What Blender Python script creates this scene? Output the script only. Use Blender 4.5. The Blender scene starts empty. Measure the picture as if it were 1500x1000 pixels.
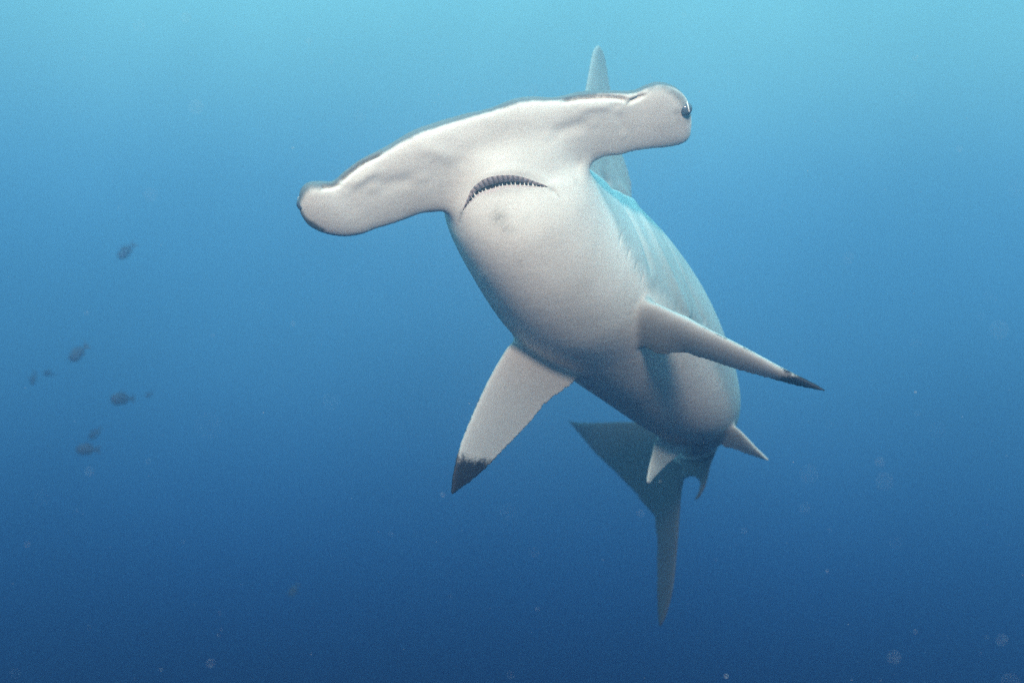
import bpy, bmesh, math, random
import numpy as np
from mathutils import Vector, Matrix
from mathutils.kdtree import KDTree
from mathutils.bvhtree import BVHTree

random.seed(7); rng = np.random.default_rng(7)
scene = bpy.context.scene
C = scene.collection

# ------------------------------------------------------------------ camera
W, H, F = 1500.0, 1000.0, 1900.0            # photograph size and focal length in its pixels
cam = bpy.data.cameras.new('camera')
cam.sensor_width = 36.0
cam.lens = 36.0 * F / W
cam.clip_start = 0.02; cam.clip_end = 500
cam.dof.use_dof = True
cam.dof.focus_distance = 2.36
cam.dof.aperture_fstop = 3.6
cam_o = bpy.data.objects.new('camera', cam)
cam_o.rotation_euler = (math.radians(90), 0, 0)   # at the origin, level, looking along +Y
C.objects.link(cam_o)
scene.camera = cam_o

# ------------------------------------------------------------------ world: light in open water by direction
world = bpy.data.worlds.new('World'); scene.world = world
world.use_nodes = True
wn, wl = world.node_tree.nodes, world.node_tree.links
wn.clear()
wo = wn.new('ShaderNodeOutputWorld'); bg = wn.new('ShaderNodeBackground')
tc = wn.new('ShaderNodeTexCoord'); dot = wn.new('ShaderNodeVectorMath'); dot.operation = 'DOT_PRODUCT'
dot.inputs[1].default_value = (0.03, 0.0, 1.0)
mr = wn.new('ShaderNodeMapRange'); mr.inputs[1].default_value = -1; mr.inputs[2].default_value = 1
ramp = wn.new('ShaderNodeValToRGB'); ramp.color_ramp.interpolation = 'B_SPLINE'
WSCALE = 4.0
stops = [(-1.00, (0.0000, 0.0004, 0.0122)),
         (-0.45, (0.0001, 0.0010, 0.0249)),
         (-0.25, (0.0001, 0.0026, 0.0620)),
         (-0.13, (0.0105, 0.0895, 0.3018)),
         (0.00, (0.0837, 0.3273, 0.5404)),
         (0.13, (0.1204, 0.4471, 0.7580)),
         (0.25, (0.4326, 1.0081, 0.8569)),
         (0.40, (0.4000, 1.0000, 1.0000)),
         (0.65, (0.6200, 1.7500, 1.9000)),
         (1.00, (0.9000, 2.6000, 2.8000))]
cr = ramp.color_ramp
while len(cr.elements) < len(stops): cr.elements.new(0.5)
for e, (z, c) in zip(cr.elements, stops):
    e.position = (z + 1) / 2
    e.color = tuple(v / WSCALE for v in c) + (1,)
bg.inputs['Strength'].default_value = WSCALE
wl.new(tc.outputs['Generated'], dot.inputs[0]); wl.new(dot.outputs['Value'], mr.inputs[0])
wl.new(mr.outputs[0], ramp.inputs[0]); wnz = wn.new('ShaderNodeTexNoise'); wnz.inputs['Scale'].default_value = 5.5; wnz.inputs['Detail'].default_value = 3
wl.new(tc.outputs['Generated'], wnz.inputs['Vector'])
wmr = wn.new('ShaderNodeMapRange'); wmr.inputs[1].default_value = .3; wmr.inputs[2].default_value = .7; wmr.inputs[3].default_value = .90; wmr.inputs[4].default_value = 1.10
wl.new(wnz.outputs['Fac'], wmr.inputs[0])
wvm = wn.new('ShaderNodeVectorMath'); wvm.operation = 'SCALE'
wl.new(ramp.outputs[0], wvm.inputs[0]); wl.new(wmr.outputs[0], wvm.inputs['Scale']); wl.new(wvm.outputs[0], bg.inputs['Color']); wl.new(bg.outputs[0], wo.inputs['Surface'])

# ------------------------------------------------------------------ key lamp behind the camera, standing in for a diver's flash
flash_sun = bpy.data.lights.new('flash_sun', 'SUN')
flash_sun.energy = 4.6; flash_sun.angle = math.radians(6); flash_sun.color = (1.0, 0.77, 0.58)
flash_sun_o = bpy.data.objects.new('flash_sun', flash_sun); C.objects.link(flash_sun_o)
to_flash = Vector((0.0, -1.0, 0.40)).normalized()
flash_sun_o.rotation_euler = to_flash.to_track_quat('Z', 'Y').to_euler()
flash_sun_o.location = (0, -4, 3)

scene.view_settings.view_transform = 'Standard'
scene.view_settings.look = 'None'
scene.view_settings.exposure = 1.1
scene.view_settings.gamma = 1.0
scene.cycles.use_denoising = False            # the fine grain of the photograph
scene.cycles.use_adaptive_sampling = False
scene.cycles.volume_bounces = 1
scene.cycles.sample_clamp_indirect = 0.3
scene.cycles.max_bounces = 6

# ------------------------------------------------------------------ helpers
def P(px, py, d):
    return np.array(((px - W/2) / F * d, d, (H/2 - py) / F * d))
def ray(px, py):
    return P(px, py, 1.0)
def unit(v):
    v = np.asarray(v, float); return v / np.linalg.norm(v)
def plane_hit(px, py, p0, n):
    r = ray(px, py); return r * (np.dot(p0, n) / np.dot(r, n))
def catmull(pts, m):
    """smooth curve through pts (k,d), m samples, arc-length spaced by chord"""
    pts = np.asarray(pts, float); k = len(pts)
    e = np.vstack([2*pts[0]-pts[1], pts, 2*pts[-1]-pts[-2]])
    t = np.linspace(0, k-1-1e-9, m); i = t.astype(int); f = (t - i)[:, None]
    a, b, c, d = e[i], e[i+1], e[i+2], e[i+3]
    return .5*((2*b)+(-a+c)*f+(2*a-5*b+4*c-d)*f**2+(-a+3*b-3*c+d)*f**3)
def resample(pts, m, d=2):
    """even arc length samples of a smooth curve"""
    q = catmull(pts, 400)
    s = np.concatenate([[0], np.cumsum(np.linalg.norm(np.diff(q[:, :d], axis=0), axis=1))]); s /= s[-1]
    u = np.linspace(0, 1, m)
    return np.stack([np.interp(u, s, q[:, j]) for j in range(q.shape[1])], 1)
def sstep(a, b, x):
    t = np.clip((np.asarray(x, float)-a)/(b-a), 0, 1); return t*t*(3-2*t)

def new_obj(name, mesh, mat=None, parent=None):
    o = bpy.data.objects.new(name, mesh); C.objects.link(o)
    if mat is not None and not mesh.materials: mesh.materials.append(mat)
    o.parent = parent
    return o
def mesh_from(name, v, f, smooth=True):
    m = bpy.data.meshes.new(name)
    m.from_pydata([tuple(map(float, x)) for x in v], [], [tuple(int(j) for j in x) for x in f]); m.update()
    if smooth: m.polygons.foreach_set('use_smooth', [True]*len(m.polygons))
    return m

# ------------------------------------------------------------------ materials
def mat_new(name):
    m = bpy.data.materials.new(name); m.use_nodes = True
    n = m.node_tree.nodes; b = n['Principled BSDF']
    return m, n, m.node_tree.links, b
def flat_mat(name, col, rough=.5, spec=.2, bump=0, scale=60, var=.15):
    m, n, l, b = mat_new(name)
    b.inputs['Roughness'].default_value = rough; b.inputs['Specular IOR Level'].default_value = spec
    t = n.new('ShaderNodeTexCoord'); nz = n.new('ShaderNodeTexNoise'); nz.inputs['Scale'].default_value = scale
    nz.inputs['Detail'].default_value = 4
    l.new(t.outputs['Object'], nz.inputs['Vector'])
    mx = n.new('ShaderNodeMixRGB'); mx.inputs[1].default_value = tuple(c*(1-var) for c in col)+(1,)
    mx.inputs[2].default_value = tuple(min(1, c*(1+var)) for c in col)+(1,)
    l.new(nz.outputs['Fac'], mx.inputs[0]); l.new(mx.outputs[0], b.inputs['Base Color'])
    if bump:
        bp = n.new('ShaderNodeBump'); bp.inputs['Strength'].default_value = bump; bp.inputs['Distance'].default_value = .004
        l.new(nz.outputs['Fac'], bp.inputs['Height']); l.new(bp.outputs[0], b.inputs['Normal'])
    return m

def skin_material():
    m, n, l, b = mat_new('shark_skin')
    b.inputs['Roughness'].default_value = .55; b.inputs['Specular IOR Level'].default_value = .19
    t = n.new('ShaderNodeTexCoord')
    def attr(nm):
        a = n.new('ShaderNodeAttribute'); a.attribute_name = nm; return a.outputs['Fac']
    def noise(scale, detail=5, rough=.55):
        z = n.new('ShaderNodeTexNoise'); z.inputs['Scale'].default_value = scale; z.inputs['Detail'].default_value = detail
        z.inputs['Roughness'].default_value = rough
        l.new(t.outputs['Object'], z.inputs['Vector']); return z.outputs['Fac']
    def math_(op, a, b_=None, c=None):
        x = n.new('ShaderNodeMath'); x.operation = op
        for i, v in enumerate((a, b_, c)):
            if v is None: continue
            if isinstance(v, (int, float)): x.inputs[i].default_value = v
            else: l.new(v, x.inputs[i])
        return x.outputs[0]
    def mix(fac, c1, c2, blend='MIX'):
        x = n.new('ShaderNodeMixRGB'); x.blend_type = blend
        if isinstance(fac, (int, float)): x.inputs[0].default_value = fac
        else: l.new(fac, x.inputs[0])
        for i, c in ((1, c1), (2, c2)):
            if isinstance(c, tuple): x.inputs[i].default_value = c+(1,)
            else: l.new(c, x.inputs[i])
        return x.outputs[0]
    def rng_(v, a, b_, c=0., d=1.):
        x = n.new('ShaderNodeMapRange'); x.interpolation_type = 'SMOOTHSTEP'
        l.new(v, x.inputs[0])
        for i, q in enumerate((a, b_, c, d)): x.inputs[i+1].default_value = q
        return x.outputs[0]
    n1, n2, n3 = noise(5), noise(28, 6, .65), noise(160, 4, .7)
    belly = mix(rng_(n1, .35, .65), (.72, .69, .64), (.82, .785, .73))
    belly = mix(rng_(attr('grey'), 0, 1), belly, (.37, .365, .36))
    belly = mix(rng_(n2, .50, .78, 0, .24), belly, (.52, .49, .45))
    back = mix(rng_(n1, .3, .7), (.33, .40, .40), (.43, .50, .50))
    back = mix(rng_(n2, .45, .8, 0, .35), back, (.25, .30, .30))
    back = mix(rng_(attr('dusk'), .2, .8), back, (.045, .055, .07))
    d0 = math_('ADD', attr('dors'), math_('MULTIPLY', math_('SUBTRACT', n2, .5), .55))
    col = mix(rng_(d0, .12, .88), belly, back)
    tp = math_('ADD', attr('tip'), math_('MULTIPLY', math_('SUBTRACT', noise(48, 10, .8), .5), 1.6))
    col = mix(rng_(tp, .34, .72), col, (.012, .013, .02))
    st = math_('MULTIPLY', attr('stain_shade'), rng_(noise(260, 6, .75), .30, .62))
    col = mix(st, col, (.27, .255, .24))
    # small scattered pits and specks
    vo = n.new('ShaderNodeTexVoronoi'); vo.inputs['Scale'].default_value = 34; l.new(t.outputs['Object'], vo.inputs['Vector'])
    sp = math_('MULTIPLY', rng_(vo.outputs['Distance'], .03, .075, 1, 0), rng_(n2, .5, .62))
    col = mix(math_('MULTIPLY', sp, .55), col, (.33, .31, .30))
    l.new(col, b.inputs['Base Color'])
    bp = n.new('ShaderNodeBump'); bp.inputs['Strength'].default_value = .28; bp.inputs['Distance'].default_value = .002
    wv = n.new('ShaderNodeTexNoise'); wv.inputs['Scale'].default_value = 14; wv.inputs['Detail'].default_value = 6
    mp = n.new('ShaderNodeMapping'); mp.inputs['Scale'].default_value = (.6, 1.6, 4.5); mp.inputs['Rotation'].default_value = (.3, .35, 0)
    l.new(t.outputs['Object'], mp.inputs['Vector']); l.new(mp.outputs[0], wv.inputs['Vector'])
    hsum = math_('ADD', math_('ADD', math_('MULTIPLY', n3, .35), n2), math_('MULTIPLY', wv.outputs['Fac'], .8))
    l.new(hsum, bp.inputs['Height']); l.new(bp.outputs[0], b.inputs['Normal'])
    return m

M_skin = skin_material()
M_mouth = flat_mat('mouth_lining', (.10, .075, .095), .6, .15, .4, 90)
M_gum = flat_mat('gum', (.52, .44, .45), .5, .2, .3, 120)
gn, gl = M_gum.node_tree.nodes, M_gum.node_tree.links
ga = gn.new('ShaderNodeAttribute'); ga.attribute_name = 'gap'; gm = gn.new('ShaderNodeMixRGB')
gb = gn['Principled BSDF']; gl.new(gb.inputs['Base Color'].links[0].from_socket, gm.inputs[1])
gm.inputs[2].default_value = (.10, .075, .09, 1); gl.new(ga.outputs['Fac'], gm.inputs[0]); gl.new(gm.outputs[0], gb.inputs['Base Color'])
M_tooth = flat_mat('tooth', (.85, .82, .76), .3, .3)
M_eye = flat_mat('eye_dark', (.07, .09, .12), .2, .5, 0, 200, .3)
M_pupil = flat_mat('pupil', (.012, .012, .014), .15, .5)
M_lid = flat_mat('eyelid', (.72, .72, .70), .5, .15)

# ------------------------------------------------------------------ shark: source solids
src_v, src_f, src_a, src_id = [], [], [], []      # verts, faces, (dors, tip), solid id
def add_grid(rings, attrs, sid):
    """closed loft: rings (k, m, 3)"""
    rings = np.asarray(rings); k, m, _ = rings.shape
    base = sum(len(x) for x in src_v)
    v = rings.reshape(-1, 3); f = []
    for i in range(k-1):
        for j in range(m):
            j2 = (j+1) % m
            f.append((base+i*m+j, base+i*m+j2, base+(i+1)*m+j2, base+(i+1)*m+j))
    c0 = rings[0].mean(0); c1 = rings[-1].mean(0)
    nv = base + k*m
    for j in range(m):
        j2 = (j+1) % m
        f.append((nv, base+j2, base+j)); f.append((nv+1, base+(k-1)*m+j, base+(k-1)*m+j2))
    a = np.asarray(attrs).reshape(-1, 2)
    allv = np.vstack([v, c0, c1]) - c0
    tri = np.array([(q[0], q[t], q[t+1]) for q in f for t in range(1, len(q)-1)]) - base
    vol = np.einsum('ij,ij->i', allv[tri[:, 0]], np.cross(allv[tri[:, 1]], allv[tri[:, 2]])).sum()   # outward faces
    if vol < 0: f = [q[::-1] for q in f]
    src_v.append(np.vstack([v, c0, c1])); src_f.extend(f)
    src_a.append(np.vstack([a, a[0], a[-1]])); src_id.append(np.full(len(v)+2, sid))

# --- trunk: px, py, depth, half width, dorsal half height, ventral half height
ST = np.array([
    (766, 170, 2.315, .060, .030, .024),
    (763, 205, 2.350, .100, .055, .048),
    (752, 240, 2.405, .128, .080, .074),
    (757, 285, 2.470, .138, .125, .118),
    (784, 335, 2.475, .150, .188, .150),
    (835, 395, 2.620, .172, .222, .160),
    (888, 443, 2.740, .180, .214, .150),
    (948, 505, 2.890, .166, .194, .134),
    (1004, 574, 3.080, .128, .154, .112),
    (1030, 608, 3.260, .086, .104, .078),
    (1029, 630, 3.380, .060, .074, .054),
    (1018, 647, 3.500, .043, .054, .044),
    (1003, 658, 3.620, .029, .046, .040),
    (965, 655, 3.780, .017, .032, .030),
    (915, 638, 3.950, .010, .018, .018)])
Dref = np.array([(-.332, .742, .586)]*4 + [(-.28, .66, .70), (-.19, .57, .80), (-.13, .51, .85), (-.12, .48, .87), (-.08, .42, .9),
                (0, .34, .94), (.06, .28, .95), (.1, .22, .97), (.1, .2, .97), (.1, .2, .97), (.1, .2, .97)])
def far(d):                                        # the hind body runs well back from the head
    return d if d < 2.6 else 2.6 + (d-2.6)*1.3
for r in ST:
    k_ = far(r[2])/r[2]; r[2] *= k_; r[3:] *= k_
# plane of the head
hp0 = P(445, 300, 2.20); hp1 = P(1003, 165, 2.35)
Rh = unit(hp1-hp0); Th = unit((.065, .636, -.769)); Th = unit(Th - Rh*np.dot(Th, Rh)); Dh = np.cross(Rh, Th)
if Dh[2] < 0: Dh = -Dh
for j, off in enumerate((0., .004, .012, .032)):
    ST[j, 2] = plane_hit(ST[j, 0], ST[j, 1], hp0, Dh)[1] + off
cen = np.array([P(*r[:3]) for r in ST])
NS, NA = 260, 120
full = catmull(np.hstack([cen, ST[:, 3:], Dref]), NS)
sc, sr, sd = full[:, :3], full[:, 3:6], full[:, 6:9]
T = np.gradient(sc, axis=0); T /= np.linalg.norm(T, axis=1)[:, None]
D = sd - (sd*T).sum(1)[:, None]*T; D /= np.linalg.norm(D, axis=1)[:, None]
R = np.cross(T, D)
R *= np.sign(R[:, :1])                            # towards the picture's right
ang = np.linspace(0, 2*np.pi, NA, endpoint=False) # 0 = ventral
rings, attrs = [], []
for i in range(NS):
    a, bd, bv = sr[i]
    sx = np.sin(ang); cy = -np.cos(ang)
    ex = 2/2.25
    x = a*np.sign(sx)*np.abs(sx)**ex
    y = np.where(cy > 0, bd*np.abs(cy)**1.0, -bv*np.abs(cy)**ex)
    rings.append(sc[i] + x[:, None]*R[i] + y[:, None]*D[i])
    th = np.abs(np.arctan2(np.sin(ang), np.cos(ang)))        # 0 ventral .. pi dorsal
    sh = .60*float(sstep(48, 95, i)); ds = sstep(1.20-sh, 1.80-sh, th)
    attrs.append(np.stack([ds, np.zeros(NA)], 1))
add_grid(rings, attrs, 0)

# --- cephalofoil: leading edge px, trailing edge px, half thickness
CE = np.array([
    (437, 298, 440, 314, .010), (440, 282, 452, 330, .023), (451, 271, 474, 341, .031), (470, 269, 502, 346, .034),
    (487, 269, 528, 343, .031), (505, 254, 550, 335, .030), (530, 236, 577, 327, .031), (562, 220, 612, 315, .034),
    (605, 195, 634, 317, .040), (655, 178, 680, 303, .043), (705, 164, 715, 298, .047), (760, 149, 757, 290, .050),
    (812, 145, 800, 278, .047), (850, 139, 838, 260, .041), (880, 136, 873, 239, .036), (906, 137, 900, 230, .033),
    (928, 136, 925, 222, .031), (946, 128, 950, 218, .034), (964, 124, 972, 216, .036), (984, 129, 990, 213, .034),
    (1000, 142, 1003, 208, .028), (1009, 160, 1010, 200, .016), (1011, 176, 1012, 190, .008)])
CE[:, 4] *= .64
CE[:, 1] -= 5 + 4*np.exp(-((CE[:, 0]-755)/70)**2)      # the rounded edge sits a little behind its outline
ce = catmull(CE, 240)
NC = 72
u = np.linspace(0, 2*np.pi, NC, endpoint=False)
xc = (1-np.cos(u))/2; side = np.where(u <= np.pi, 1., -1.)     # +1 = dorsal side
prof = np.clip(xc, 0, 1)**.20*(1-xc)**.5; prof /= prof.max()
prd = np.clip(xc, 0, 1)**.85*(1-xc)**.6; prd /= prd.max(); prof = np.where(side > 0, prd, prof)
rings, attrs = [], []
for k, r in enumerate(ce):
    le = plane_hit(r[0], r[1], hp0, Dh); te = plane_hit(r[2], r[3], hp0, Dh)
    t = r[4]
    p = le + xc[:, None]*(te-le) + (side*prof*t*np.where(side > 0, .85, 1.0))[:, None]*Dh
    rings.append(p)
    ds = np.where(side > 0, 1., sstep(.022, .004, xc))
    attrs.append(np.stack([ds, np.zeros(NC)], 1))
add_grid(rings, attrs, 1)

# --- fins
def fin(le, te, plane, troot, ttip, sid, up=None, ns=110, dors=None, tipfrac=None, edge=0.0, bend=0.0):
    p0, p1, p2 = [P(q[0], q[1], far(q[2])) for q in plane]
    n = unit(np.cross(p1-p0, p2-p0))
    if up is not None and np.dot(n, up) < 0: n = -n
    L = resample(le, ns); E = resample(te, ns)
    m = 56
    u = np.linspace(0, 2*np.pi, m, endpoint=False)
    x = (1-np.cos(u))/2; side = np.where(u <= np.pi, 1., -1.)
    yt = (.2969*np.sqrt(x)-.126*x-.3516*x**2+.2843*x**3-.1036*x**4)/.10
    rings, attrs = [], []
    for k in range(ns):
        s = k/(ns-1)
        a = plane_hit(L[k, 0], L[k, 1], p0, n); b = plane_hit(E[k, 0], E[k, 1], p0, n)
        ch = np.linalg.norm(b-a)
        t = min(troot + (ttip-troot)*s**.7, .16*ch + .0022)
        h = np.maximum(yt*t, .0022*np.sin(np.pi*np.clip(x, .02, .98))**.25)
        rings.append(a + x[:, None]*(b-a) + (side*h)[:, None]*n + bend*s*s*n)
        ds = np.where(side > 0, 1., 0.) if dors is None else np.full(m, dors)
        if tipfrac is not None:
            px_len = (1-s)
            tp = sstep(tipfrac*1.75, tipfrac*.45, px_len - .08*x)
            tp = np.maximum(tp, edge*sstep(.92, .985, x)*sstep(.35, .8, s))
            tp = np.maximum(tp, edge*.9*sstep(.014, .004, x)*sstep(.2, .5, s))
        else: tp = np.zeros(m)
        attrs.append(np.stack([ds, tp], 1))
    add_grid(rings, attrs, sid)
    return n

Dm = D[150]
# pectoral, picture's left
fin([(800, 462), (760, 488), (735, 522), (712, 563), (690, 611), (673, 655), (663, 695), (661, 722)],
    [(875, 505), (858, 545), (843, 561), (824, 573), (799, 592), (775, 621), (745, 652), (714, 684), (690, 705), (663, 724)],
    [(760, 487, 2.64), (850, 540, 2.73), (660, 724, 2.585)], .019, .004, 2, Dm, tipfrac=.155, edge=.8)
# pectoral, picture's right
fin([(905, 428), (942, 438), (985, 457), (1040, 484), (1090, 509), (1140, 536), (1180, 556), (1209, 571)],
    [(915, 495), (945, 512), (970, 519), (1000, 517), (1022, 523), (1050, 532), (1085, 543), (1130, 555), (1172, 566), (1209, 573)],
    [(940, 437, 2.545), (955, 512, 2.64), (1210, 572, 2.50)], .019, .004, 3, Dm, tipfrac=.16, edge=.8)
# first dorsal
fin([(812, 330), (828, 270), (845, 190), (858, 130), (865, 92), (869, 75), (874, 67)],
    [(905, 390), (918, 330), (926, 275), (912, 225), (900, 165), (893, 125), (889, 96), (884, 76), (877, 67)],
    [(825, 300, 2.76), (905, 360, 2.93), (875, 67, 3.03)], .018, .005, 4, None, dors=1.)
# pelvic pair
fin([(985, 618), (962, 640), (955, 665), (949, 690), (947, 706)],
    [(1028, 640), (1008, 656), (990, 670), (968, 690), (951, 709)],
    [(965, 635, 3.11), (1015, 650, 3.20), (949, 709, 3.08)], .010, .003, 5, Dm)
fin([(1040, 600), (1066, 613), (1085, 631), (1108, 655), (1125, 672)],
    [(1030, 640), (1052, 652), (1075, 658), (1100, 667), (1126, 675)],
    [(1064, 612, 3.10), (1045, 650, 3.20), (1127, 675, 3.06)], .010, .003, 6, Dm)
# anal
fin([(1046, 640), (1053, 655), (1042, 678), (1034, 709), (1024, 728), (1018, 732)],
    [(995, 665), (998, 700), (1012, 698), (1024, 704), (1023, 720), (1016, 732)],
    [(1050, 655, 3.42), (1005, 690, 3.50), (1018, 732, 3.43)], .008, .003, 7, None, dors=1.25)
# caudal, two lobes of one fin
CP = [(1000, 665, 3.62), (831, 614, 4.15), (966, 916, 3.58)]
fin([(1030, 640), (1000, 628), (960, 620), (920, 617), (880, 618), (845, 618), (832, 614)],
    [(1003, 690), (988, 735), (962, 758), (938, 733), (906, 697), (874, 666), (850, 638), (831, 614)], CP, .016, .004, 8, None, dors=1.25)
fin([(1012, 660), (1004, 690), (998, 720), (995, 756), (992, 800), (986, 860), (976, 900), (967, 917)],
    [(960, 660), (952, 715), (957, 745), (960, 770), (962, 800), (962, 850), (963, 895), (966, 917)], CP, .014, .004, 9, None, dors=1.25)
# second dorsal, on the back of the tail stalk
i9 = int(NS*.70); bk = sc[i9] + D[i9]*sr[i9, 1]
def fin3(le, te, n, t, sid):
    le, te = catmull(le, 40), catmull(te, 40); m = 32
    u = np.linspace(0, 2*np.pi, m, endpoint=False); x = (1-np.cos(u))/2; s_ = np.where(u <= np.pi, 1., -1.)
    rg = [a + x[:, None]*(b-a) + (s_*np.maximum(np.sqrt(x)*(1-x)*t*2*(1-.7*k/39), .002))[:, None]*n for k, (a, b) in enumerate(zip(le, te))]
    at = [np.stack([np.ones(m), np.zeros(m)], 1)]*40
    add_grid(rg, at, sid)
fin3([bk-D[i9]*.03-T[i9]*.05, bk+D[i9]*.04, bk+D[i9]*.085+T[i9]*.05], [bk-D[i9]*.03+T[i9]*.05, bk+D[i9]*.01+T[i9]*.09, bk+D[i9]*.088+T[i9]*.055], R[i9], .012, 10)

SV = np.vstack(src_v); SA = np.vstack(src_a); SI = np.concatenate(src_id)
src = mesh_from('shark_source', SV, src_f)
so = bpy.data.objects.new('shark_source', src); C.objects.link(so)
md = so.modifiers.new('r', 'REMESH'); md.mode = 'VOXEL'; md.voxel_size = .0032; md.adaptivity = 0
dg = bpy.context.evaluated_depsgraph_get()
ev = so.evaluated_get(dg); body = bpy.data.meshes.new_from_object(ev)
bpy.data.objects.remove(so)

def get_v(m):
    a = np.empty(len(m.vertices)*3, np.float32); m.vertices.foreach_get('co', a); return a.reshape(-1, 3).astype(float)
def set_v(m, v):
    m.vertices.foreach_set('co', v.astype(np.float32).ravel()); m.update()
def edges_of(m):
    e = np.empty(len(m.edges)*2, np.int32); m.edges.foreach_get('vertices', e); return e.reshape(-1, 2)
V = get_v(body); E = edges_of(body); nV = len(V)
deg = np.bincount(E.ravel(), minlength=nV).astype(float)
def avg(x):
    x = np.asarray(x, float); one = x.ndim == 1
    if one: x = x[:, None]
    o = np.empty_like(x)
    for j in range(x.shape[1]):
        o[:, j] = np.bincount(E[:, 0], x[E[:, 1], j], nV) + np.bincount(E[:, 1], x[E[:, 0], j], nV)
    o /= deg[:, None]
    return o[:, 0] if one else o
kd = KDTree(len(SV))
for i, p in enumerate(SV): kd.insert(p, i)
kd.balance()
near = np.fromiter((kd.find(p)[1] for p in V), int, nV)
lab = SI[near]; dors = SA[near, 0].copy(); tip = SA[near, 1].copy()
# soften where solids meet
def junction(mask_pair, n):
    w = np.zeros(nV)
    a, b = lab[E[:, 0]], lab[E[:, 1]]
    hit = mask_pair(a, b) & (a != b)
    w[E[hit].ravel()] = 1
    for _ in range(n):
        m = w.copy()
        np.maximum.at(m, E[:, 0], w[E[:, 1]]*1.0); np.maximum.at(m, E[:, 1], w[E[:, 0]]*1.0)
        w = m
    for _ in range(n): w = avg(w)
    return w
wh = junction(lambda a, b: (a <= 1) & (b <= 1), 17)
wf = junction(lambda a, b: ((a == 0) | (b == 0)) & ((a > 1) | (b > 1)), 6)
for _ in range(120): V = V + (.6*wh)[:, None]*(avg(V)-V)
for _ in range(45): V = V + (.6*wf)[:, None]*(avg(V)-V)
for _ in range(4):
    V = V + .5*(avg(V)-V); V = V - .52*(avg(V)-V)
for _ in range(2): V = V + .35*(avg(V)-V)
for _ in range(3): dors = avg(dors)
for _ in range(1): tip = avg(tip)

# --- surface relief: gill slits, folds, groove under the wings, jaw creases
def vnormals(m, v):
    set_v(m, v)
    a = np.empty(nV*3, np.float32); m.vertex_normals.foreach_get('vector', a); return a.reshape(-1, 3).astype(float)
def dist_poly(p, poly):
    best = np.full(len(p), 9.)
    for a, b in zip(poly[:-1], poly[1:]):
        ab = b-a; t = np.clip(((p-a)@ab)/(ab@ab), 0, 1)
        best = np.minimum(best, np.linalg.norm(p-(a+t[:, None]*ab), axis=1))
    return best
def bvh_of(m, v):
    f = [tuple(p.vertices) for p in m.polygons]
    return BVHTree.FromPolygons([tuple(x) for x in v], f)
bvh = bvh_of(body, V)
def surf(px, py):
    h = bvh.ray_cast((0, 0, 0), tuple(unit(ray(px, py))))
    return np.array(h[0]) if h[0] is not None else None
def on_surface(pl, m=24):
    q = [surf(*p) for p in resample(pl, m)]
    return np.array([x for x in q if x is not None])
stain_shade = np.zeros(nV)
def groove(pl, width, depth, m=24, darken=0.0, sw=None):
    global V
    q = on_surface(pl, m)
    if len(q) < 2: return
    d = dist_poly(V, q)
    g = np.exp(-(d/width)**2)
    e_ = np.minimum(np.linalg.norm(V-q[0], axis=1), np.linalg.norm(V-q[-1], axis=1))
    g *= sstep(0, min(.35*np.linalg.norm(q[-1]-q[0]), 4*width), e_)      # run out gently at both ends
    N_ = vnormals(body, V)
    V = V - (g*depth)[:, None]*N_
    if darken: np.maximum(stain_shade, darken*np.exp(-(d/(sw or width))**2), out=stain_shade)  # skin colour also darkened along the groove
# shallow hollows under both wings
groove([(800, 200), (835, 188), (872, 180)], .014, .0030)
groove([(545, 277), (585, 267), (620, 262)], .016, .0026)
groove([(520, 262), (515, 290), (525, 320)], .012, .0008)
groove([(640, 196), (690, 186), (740, 178)], .018, .0016)
groove([(600, 212), (640, 222), (680, 238)], .014, -.0022)
groove([(905, 160), (912, 180), (915, 200)], .010, .0018)
groove([(505, 275), (520, 268), (560, 242)], .010, -.0024)
groove([(840, 160), (875, 156), (905, 156)], .009, -.0022)
# prenarial grooves just below the leading edge, running out into the nostrils
groove([(562, 224), (545, 232), (525, 243), (508, 257), (496, 269)], .0034, .0085, darken=.95, sw=.0028)
groove([(500, 268), (486, 273), (468, 276)], .0034, .0085, darken=.95, sw=.0028)
groove([(822, 148), (850, 144), (880, 142.5), (905, 143.5), (922, 148)], .0034, .0085, darken=.95, sw=.0028)
groove([(918, 151), (932, 145), (946, 137)], .0034, .0085, darken=.95, sw=.0028)
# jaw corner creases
groove([(803, 274), (811, 280), (819, 288)], .0028, .0018, darken=.75, sw=.0020)
groove([(677, 309), (674, 320), (672, 331)], .0028, .0018, darken=.75, sw=.0020)
groove([(690, 280), (712, 258), (745, 249), (785, 257), (815, 275)], .009, -.0010)
# gill slits on the flank facing the camera
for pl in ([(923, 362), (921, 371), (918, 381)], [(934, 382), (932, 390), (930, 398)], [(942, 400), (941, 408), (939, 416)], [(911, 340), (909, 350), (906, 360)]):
    groove(pl, .0030, .0016, darken=.35, sw=.0020)
# fold behind each pectoral fin base
groove([(834, 521), (842, 524), (850, 530)], .004, .003)
# long folds down the flank
groove([(878, 248), (905, 285), (932, 330), (950, 375), (958, 410)], .012, .006)
groove([(900, 262), (935, 310), (965, 365), (990, 420), (1015, 480)], .016, -.006)
groove([(935, 290), (975, 350), (1010, 420), (1035, 480)], .012, .003)
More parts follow.
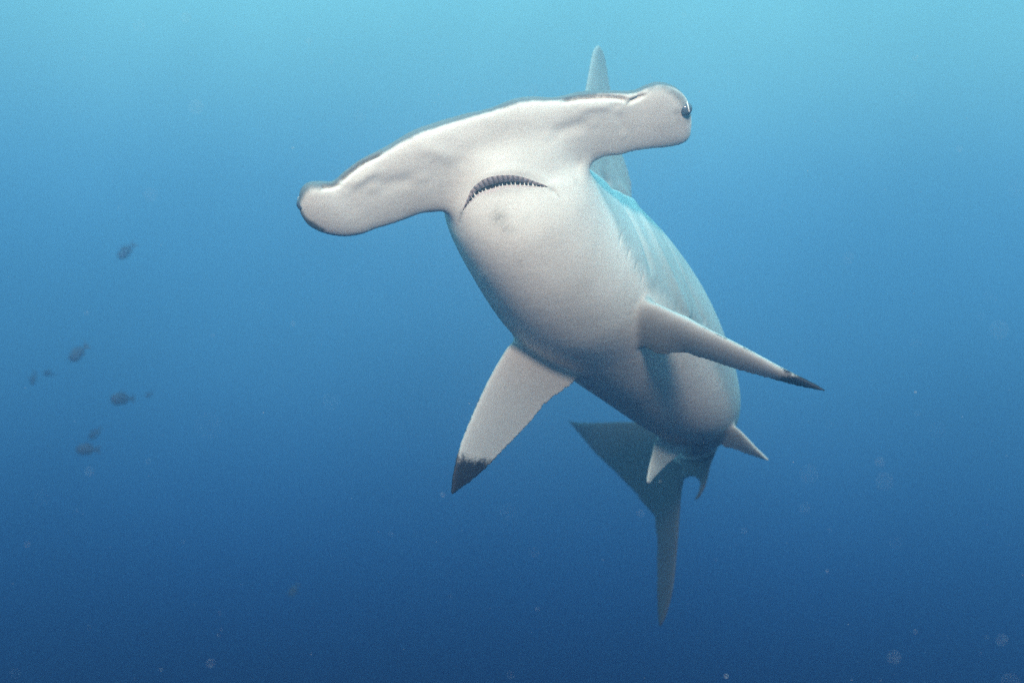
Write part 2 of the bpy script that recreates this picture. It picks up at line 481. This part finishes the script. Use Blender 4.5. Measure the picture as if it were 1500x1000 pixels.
# smudges on the throat, and shade painted below the right eye
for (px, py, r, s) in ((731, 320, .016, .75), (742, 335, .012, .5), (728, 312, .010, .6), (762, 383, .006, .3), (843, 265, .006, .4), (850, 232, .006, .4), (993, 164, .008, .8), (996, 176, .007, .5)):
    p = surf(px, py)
    if p is not None: np.maximum(stain_shade, s*np.exp(-(np.linalg.norm(V-p, axis=1)/r)**2), out=stain_shade)
for pl, r_, am in (([(950, 127), (968, 125), (986, 132), (1003, 150), (1009, 172)], .014, .62), ([(470, 270), (452, 273), (441, 285), (438, 302), (448, 322), (470, 337)], .009, .8)):
    q = on_surface(pl, 24)
    dors = np.maximum(dors, am*np.exp(-(dist_poly(V, q)/r_)**2))
set_v(body, V)
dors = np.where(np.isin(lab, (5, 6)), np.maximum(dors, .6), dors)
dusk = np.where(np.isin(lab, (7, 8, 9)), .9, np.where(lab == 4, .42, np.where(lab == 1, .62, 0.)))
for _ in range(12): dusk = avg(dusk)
rearness = sstep(115, 165, (near // NA).clip(0, NS)) * (lab == 0)  # rear belly painted greyer, for flash light fading along the body
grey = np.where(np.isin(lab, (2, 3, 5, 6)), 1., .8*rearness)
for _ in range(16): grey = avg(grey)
for nm, val in (('dors', dors), ('tip', tip), ('stain_shade', stain_shade), ('dusk', dusk), ('grey', grey)):
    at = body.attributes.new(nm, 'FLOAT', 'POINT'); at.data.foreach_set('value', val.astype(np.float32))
body.materials.clear(); body.materials.append(M_skin); body.materials.append(M_mouth)
bvh = bvh_of(body, V)

# ------------------------------------------------------------------ the shark as a thing
shark = bpy.data.objects.new('hammerhead_shark', None); shark.location = (.19, 2.72, .10)
shark.empty_display_size = .2; C.objects.link(shark)
shark['label'] = 'white bellied hammerhead shark with dark fin tips swimming in open blue water'
shark['category'] = 'shark'
bpy.context.view_layer.update()
def attach(o):
    o.parent = shark; o.matrix_parent_inverse = shark.matrix_world.inverted()
    return o
body.name = 'body'
body_o = new_obj('body', body); 

# mouth and nostril openings, cut into the head
UP = [(677, 309), (684, 292), (691, 277), (703, 266), (714, 260.5), (728, 257.5), (743, 256.5), (757, 257.5), (772, 261.5), (787, 267), (797, 270.5), (803, 274)]
LO = [(677, 310), (688, 298), (699, 289), (706, 285), (721, 281), (735, 277), (750, 275), (772, 274.6), (794, 274.6), (803, 274.5)]
up = resample(UP, 60); lo = resample(LO, 60)
def prism(loop, d0, d1):
    k = len(loop)
    s = [surf(*p) for p in loop]
    med = np.median([q[1] for q in s if q is not None])
    s = [q if q is not None and abs(q[1]-med) < .1 else P(p[0], p[1], med) for q, p in zip(s, loop)]
    v = [q*(1+d0/np.linalg.norm(q)) for q in s] + [q*(1+d1/np.linalg.norm(q)) for q in s]
    f = [tuple(range(k-1, -1, -1)), tuple(range(k, 2*k))] + [(i, (i+1) % k, k+(i+1) % k, k+i) for i in range(k)]
    return v, f
def cut(v, f, mat):
    cm = mesh_from('cutter', v, f, False)
    b = bmesh.new(); b.from_mesh(cm); bmesh.ops.triangulate(b, faces=[x for x in b.faces if len(x.verts) > 4]); bmesh.ops.recalc_face_normals(b, faces=b.faces); b.to_mesh(cm); b.free()
    cm.materials.append(M_skin); cm.materials.append(M_mouth)
    cm.polygons.foreach_set('material_index', [mat]*len(cm.polygons))
    return bpy.data.objects.new('cutter', cm)
loop = [tuple(p) for p in up] + [tuple(p) for p in lo[::-1][1:-1]]
pv, pf = prism(loop, -.05, .028)
cutters = [cut(pv, pf, 1)]
def tube(pts, rad, m=10):
    pts = np.asarray(pts); v, f = [], []
    for i, p in enumerate(pts):
        t = unit(pts[min(i+1, len(pts)-1)]-pts[max(i-1, 0)])
        a = unit(np.cross(t, (0, 1, .01))); b = np.cross(t, a)
        r = rad[i] if hasattr(rad, '__len__') else rad
        for j in range(m):
            th = 2*np.pi*j/m; v.append(p + r*(math.cos(th)*a+math.sin(th)*b))
    k = len(pts)
    for i in range(k-1):
        for j in range(m): f.append((i*m+j, i*m+(j+1) % m, (i+1)*m+(j+1) % m, (i+1)*m+j))
    f.append(tuple(range(m-1, -1, -1))); f.append(tuple((k-1)*m+j for j in range(m)))
    return v, f
# combine the cutters (they do not touch) and subtract once
vv, ff = [], []; mi = []
for c in cutters:
    b0 = len(vv); vv += [tuple(x.co) for x in c.data.vertices]
    for p in c.data.polygons: ff.append([b0+i for i in p.vertices]); mi.append(p.material_index)
    bpy.data.objects.remove(c)
cm = mesh_from('cutters', vv, ff, False); cm.materials.append(M_skin); cm.materials.append(M_mouth)
cm.polygons.foreach_set('material_index', mi)
co = bpy.data.objects.new('cutters', cm); C.objects.link(co)
bo = body_o.modifiers.new('b', 'BOOLEAN'); bo.operation = 'DIFFERENCE'; bo.object = co; bo.solver = 'EXACT'
dg = bpy.context.evaluated_depsgraph_get(); dg.update()
nb = bpy.data.meshes.new_from_object(body_o.evaluated_get(dg))
body_o.modifiers.clear(); old = body_o.data; body_o.data = nb; bpy.data.meshes.remove(old); nb.name = 'body'
bpy.data.objects.remove(co)
nb.polygons.foreach_set('use_smooth', [True]*len(nb.polygons))
# crisp lips: mark the rim of the openings sharp
pm = np.empty(len(nb.polygons), np.int32); nb.polygons.foreach_get('material_index', pm)
bm = bmesh.new(); bm.from_mesh(nb)
for e in bm.edges:
    if len(e.link_faces) == 2 and e.link_faces[0].material_index != e.link_faces[1].material_index: e.smooth = False
bm.to_mesh(nb); bm.free()
attach(body_o)

# --- gums and teeth
def lift(px, py, d):
    q = surf(px, py)
    return q*(1+d/np.linalg.norm(q))
k = 120
U, L_ = resample(UP, k), resample(LO, k)
ug_v, ug_f, ug_g = [], [], []
rows = 7; k = 380; U, L_ = resample(UP, k), resample(LO, k)
for i in range(k):
    s = i/(k-1); amp = math.sin(math.pi*min(max(s, .02), .98))
    for r in range(rows):
        f = r/(rows-1)
        q = U[i]*(1-.52*f) + L_[i]*.52*f
        sn = abs(math.sin(s*math.pi*20 + (s-.4)*f*3.0))**.55
        rid = .0035*amp*(.6-sn); ug_g.append((1-sn)*.9 + .5*float(sstep(.6, 1, f)))
        ug_v.append(lift(q[0], q[1], -.001 + .009*f**1.5*amp + rid*(.5+.5*math.sin(math.pi*f)) ))
for i in range(k-1):
    for r in range(rows-1):
        ug_f.append((i*rows+r, i*rows+r+1, (i+1)*rows+r+1, (i+1)*rows+r))
ug = mesh_from('upper_gum', ug_v, ug_f)
at = ug.attributes.new('gap', 'FLOAT', 'POINT'); at.data.foreach_set('value', ug_g)
attach(new_obj('upper_gum', ug, M_gum))
k = 120; U, L_ = resample(UP, k), resample(LO, k)
lg_v, lg_f = [], []
for i in range(k):
    s = i/(k-1); amp = math.sin(math.pi*min(max(s, .02), .98))
    for r in range(4):
        f = r/3
        q = L_[i]*(1-.22*f) + U[i]*.22*f
        lg_v.append(lift(q[0], q[1], .0012 + .006*f*f))
for i in range(k-1):
    for r in range(3): lg_f.append((i*4+r, (i+1)*4+r, (i+1)*4+r+1, i*4+r+1))
attach(new_obj('lower_gum', mesh_from('lower_gum', lg_v, lg_f), M_gum))
NT = 22
for i in range(NT):
    s = .05 + .92*i/(NT-1) + random.uniform(-.006, .006)
    j = min(k-1, int(s*(k-1))); lo_, up_ = L_[j], U[j]
    gap = np.linalg.norm(up_-lo_)
    tdir = unit(np.append(L_[min(j+2, k-1)]-L_[max(j-2, 0)], 0))[:2]
    hgt = min(.55*gap, 8.0)*random.uniform(.65, 1.1); wd = (2.3 if .2 < s < .85 else 1.3)*random.uniform(.85, 1.1)
    ndir = unit(np.append(up_-lo_, 0))[:2]
    base = lo_ + ndir*min(1.0, gap*.08)
    lean = tdir*random.uniform(-.8, .8)
    def tp_(q, d): return lift(q[0], q[1], d)
    v = [tp_(base-tdir*wd, .0015), tp_(base+tdir*wd, .0015), tp_(base+tdir*wd, .005), tp_(base-tdir*wd, .005),
         tp_(base-tdir*wd*.42+ndir*hgt*.45+lean*.4, .0012), tp_(base+tdir*wd*.42+ndir*hgt*.45+lean*.4, .0012),
         tp_(base+tdir*wd*.42+ndir*hgt*.45+lean*.4, .0042), tp_(base-tdir*wd*.42+ndir*hgt*.45+lean*.4, .0042),
         tp_(base+ndir*hgt+lean, .0022)]
    f = [(3, 2, 1, 0), (0, 1, 5, 4), (1, 2, 6, 5), (2, 3, 7, 6), (3, 0, 4, 7), (4, 5, 8), (5, 6, 8), (6, 7, 8), (7, 4, 8)]
    attach(new_obj('tooth', mesh_from('tooth', v, f, False), M_tooth))

# --- eyes on the two ends of the head
def uv_sphere(c, r, ax, squash=(1, 1, 1), nu=20, nv=12):
    ax = unit(ax); a = unit(np.cross(ax, (0, .2, 1))); b = np.cross(ax, a)
    v = []; f = []
    for i in range(nv+1):
        th = math.pi*i/nv
        for j in range(nu):
            ph = 2*math.pi*j/nu
            v.append(c + r*(squash[2]*math.cos(th)*ax + squash[0]*math.sin(th)*math.cos(ph)*a + squash[1]*math.sin(th)*math.sin(ph)*b))
    for i in range(nv):
        for j in range(nu): f.append((i*nu+j, (i+1)*nu+j, (i+1)*nu+(j+1) % nu, i*nu+(j+1) % nu))
    return v, f
def make_eye(px, py, d, axis, r):
    c = P(px, py, d)
    v, f = uv_sphere(c, r, axis)
    e = attach(new_obj('eye', mesh_from('eye', v, f), M_eye))
    ax = unit(axis)
    v, f = uv_sphere(c+ax*r*.80, r*.42, axis, (.55, 1, .55))
    p = new_obj('pupil', mesh_from('pupil', v, f), M_pupil, e)
    # lid: a rim round the eyeball
    a = unit(np.cross(ax, (0, .2, 1))); b = np.cross(ax, a)
    lid0 = math.atan2(np.dot((.2, -.6, .8), b), np.dot((.2, -.6, .8), a)) - 1.7     # the lid wraps the near, upper side
    ring = [c + ax*r*.42 + r*.95*(math.cos(t)*a+math.sin(t)*b) for t in np.linspace(lid0, lid0+3.4, 25)]
    v, f = tube(ring, r*.10, 8)
    new_obj('eyelid', mesh_from('eyelid', v, f), M_lid, e)
    return e
for (px, py, sg, dv) in ((985, 158, 1, -.013), (455, 297, -1, .002)):
    o_ = plane_hit(px, py, hp0, Dh) + Dh*dv
    h = bvh.ray_cast(tuple(o_ + Rh*sg*.2), tuple(-Rh*sg))
    q = np.array(h[0]); ax = unit(Rh*sg - Th*.15 - Dh*.25)
    qp = q - Rh*sg*.0095
    make_eye((qp[0]/qp[1])*F+W/2, H/2-(qp[2]/qp[1])*F, qp[1], ax, .0135)

# ------------------------------------------------------------------ small fish of the loose shoal
M_fish = flat_mat('fish_skin', (.08, .10, .14), .5, .2, .2, 80, .3)
M_ffin = flat_mat('fish_fin', (.07, .08, .10), .5, .2, .1, 80, .3)
M_feye = flat_mat('fish_eye', (.02, .02, .02), .2, .4)
def make_fish(deep):
    """fish of unit length, nose along -X, thickness along Y"""
    root = bpy.data.objects.new('small_fish', None); C.objects.link(root); root.empty_display_size = .1
    xs = np.linspace(-.5, .30, 18); v = []; f = []; m = 14
    for x in xs:
        t = (x+.5)/.8
        hh = deep*max(.03, (math.sin(math.pi*t**.72)**.8))*.5 if 0 < t < 1 else deep*.02
        hh = max(hh, .035 if t > .5 else .008)
        w = hh*.42
        for j in range(m):
            a = 2*math.pi*j/m; v.append((x, w*math.cos(a), hh*math.sin(a)))
    k = len(xs)
    for i in range(k-1):
        for j in range(m): f.append((i*m+j, i*m+(j+1) % m, (i+1)*m+(j+1) % m, (i+1)*m+j))
    f.append(tuple(range(m-1, -1, -1))); f.append(tuple((k-1)*m+j for j in range(m)))
    new_obj('body', mesh_from('fish_body', v, f), M_fish, root)
    def plate(nm, pts, th):
        n_ = len(pts); vv = [(x, -th, z) for x, z in pts]+[(x, th, z) for x, z in pts]
        ff = [tuple(range(n_)), tuple(range(2*n_-1, n_-1, -1))]+[(i, n_+i, n_+(i+1) % n_, (i+1) % n_) for i in range(n_)]
        new_obj(nm, mesh_from('fish_'+nm, vv, ff, False), M_ffin, root)
    plate('tail_fin', [(.26, .03), (.36, .10), (.50, .20), (.44, .06), (.41, 0), (.44, -.06), (.50, -.20), (.36, -.10), (.26, -.03)], .006)
    plate('dorsal_fin', [(-.22, deep*.42), (-.10, deep*.42+.09), (.08, deep*.30+.09), (.22, deep*.10+.07), (.20, deep*.10), (.0, deep*.34)], .006)
    plate('anal_fin', [(-.02, -deep*.34), (.20, -deep*.08), (.22, -deep*.08-.06), (.06, -deep*.3-.08)], .006)
    for s in (-1, 1):
        ev_, ef = uv_sphere(np.array((-.38, s*deep*.10, .03)), .028, (0, s, 0), nu=8, nv=5)
        new_obj('eye', mesh_from('fish_eye', ev_, ef), M_feye, root)
    return root
def copy_tree(o, parent=None):
    c = o.copy(); C.objects.link(c); c.parent = parent
    for ch in o.children: copy_tree(ch, c)
    return c
def place(o, px, py, d, length_px, ang, yaw, label):
    o.location = P(px, py, d); s = length_px*d/F
    o.scale = (s, s, s)
    # ang: picture angle of the nose, anticlockwise from left; yaw: turn out of the picture plane
    o.rotation_euler = Matrix.Rotation(math.radians(yaw), 3, 'Z').to_euler()
    m = Matrix.Rotation(math.radians(ang), 3, 'Y') @ Matrix.Rotation(math.radians(yaw), 3, 'Z')
    o.rotation_euler = m.to_euler()
    o['label'] = label; o['category'] = 'fish'; o['group'] = 'small fish drifting beside the shark'
fa = make_fish(.46); fb = make_fish(.50)
spots = [
    (fa, 186, 367, 8.2, 34, -48, 20, 'pale blurred small fish diving nose-down, topmost of the loose shoal'),
    (fa, 116, 516, 7.0, 36, -45, 15, 'dark small fish diving nose-down below the topmost fish'),
    (fb, 180, 584, 6.8, 37, 0, 30, 'dark oval small fish lying level, middle of the shoal'),
    (fa, 129, 658, 7.0, 36, 2, 10, 'dark slim small fish swimming level, lowest of the shoal'),
    (fa, 72, 547, 9.0, 17, 8, 20, 'tiny faint fish lying level close behind a steeply tilted faint fish'),
    (fa, 49, 553, 9.3, 22, -80, 10, 'tiny faint fish hanging almost upright, nose-down, outermost of the shoal'),
    (fa, 140, 634, 9.0, 25, -40, 10, 'faint small fish tilted nose-down just above the lowest dark fish'),
    (fb, 219, 577, 9.0, 14, -40, 30, 'tiniest faint fish, just behind the tail of the dark oval fish'),
    (fa, 431, 863, 8.8, 24, -52, 10, 'faint slim fish tilted steeply, alone in the deep blue below the shark')]
used = set()
for proto, *a in spots:
    o = proto if id(proto) not in used else copy_tree(proto)
    used.add(id(proto)); place(o, *a)

# ------------------------------------------------------------------ drifting specks in the water
M_snow = flat_mat('marine_snow', (.36, .36, .36), .8, .1)
ico = bmesh.new(); bmesh.ops.create_icosphere(ico, subdivisions=1, radius=1)
iv = np.array([v.co[:] for v in ico.verts]); fi = np.array([[v.index for v in f.verts] for f in ico.faces]); ico.free()
n = 1500
dd = rng.uniform(.35**2, 5.5**2, n)**.5
near_n = 140; dd[:near_n] = rng.uniform(.6, 1.5, near_n)
px = rng.uniform(-300, 1800, n); py = rng.uniform(-300, 1300, n)
cc = np.stack([(px-750)/F*dd, dd, (500-py)/F*dd], 1)
rr = np.clip(rng.lognormal(math.log(.00040), .45, n), .0002, .0011)
rr[:near_n] = rng.uniform(.0003, .00075, near_n)
sq = rng.uniform(.5, 1.4, (n, 3))
vv = (iv[None]*sq[:, None]*rr[:, None, None] + cc[:, None]).reshape(-1, 3)
ff = (fi[None] + (np.arange(n)*len(iv))[:, None, None]).reshape(-1, 3)
snow = new_obj('marine_snow', mesh_from('marine_snow', vv, ff), M_snow)
snow['kind'] = 'stuff'; snow['label'] = 'tiny pale specks drifting through the blue water'; snow['category'] = 'specks'

# ------------------------------------------------------------------ the water itself: one even volume round everything
hz = bmesh.new(); bmesh.ops.create_cube(hz, size=1)
hm = bpy.data.meshes.new('haze'); hz.to_mesh(hm); hz.free()
haze = new_obj('haze', hm); haze.scale = (11, 10.0, 5.6); haze.location = (0, 4.7, 0)
haze['kind'] = 'stuff'; haze['label'] = 'clear blue sea water veiling distant things'; haze['category'] = 'water'
vm = bpy.data.materials.new('sea_water'); vm.use_nodes = True
vn = vm.node_tree.nodes; vn.clear()
vo = vn.new('ShaderNodeOutputMaterial'); pv_ = vn.new('ShaderNodeVolumePrincipled')
pv_.inputs['Color'].default_value = (.24, .38, .54, 1); pv_.inputs['Density'].default_value = .19
pv_.inputs['Anisotropy'].default_value = .9
pv_.inputs['Absorption Color'].default_value = (0, 0, 0, 1)
vm.node_tree.links.new(pv_.outputs[0], vo.inputs['Volume'])
hm.materials.append(vm)
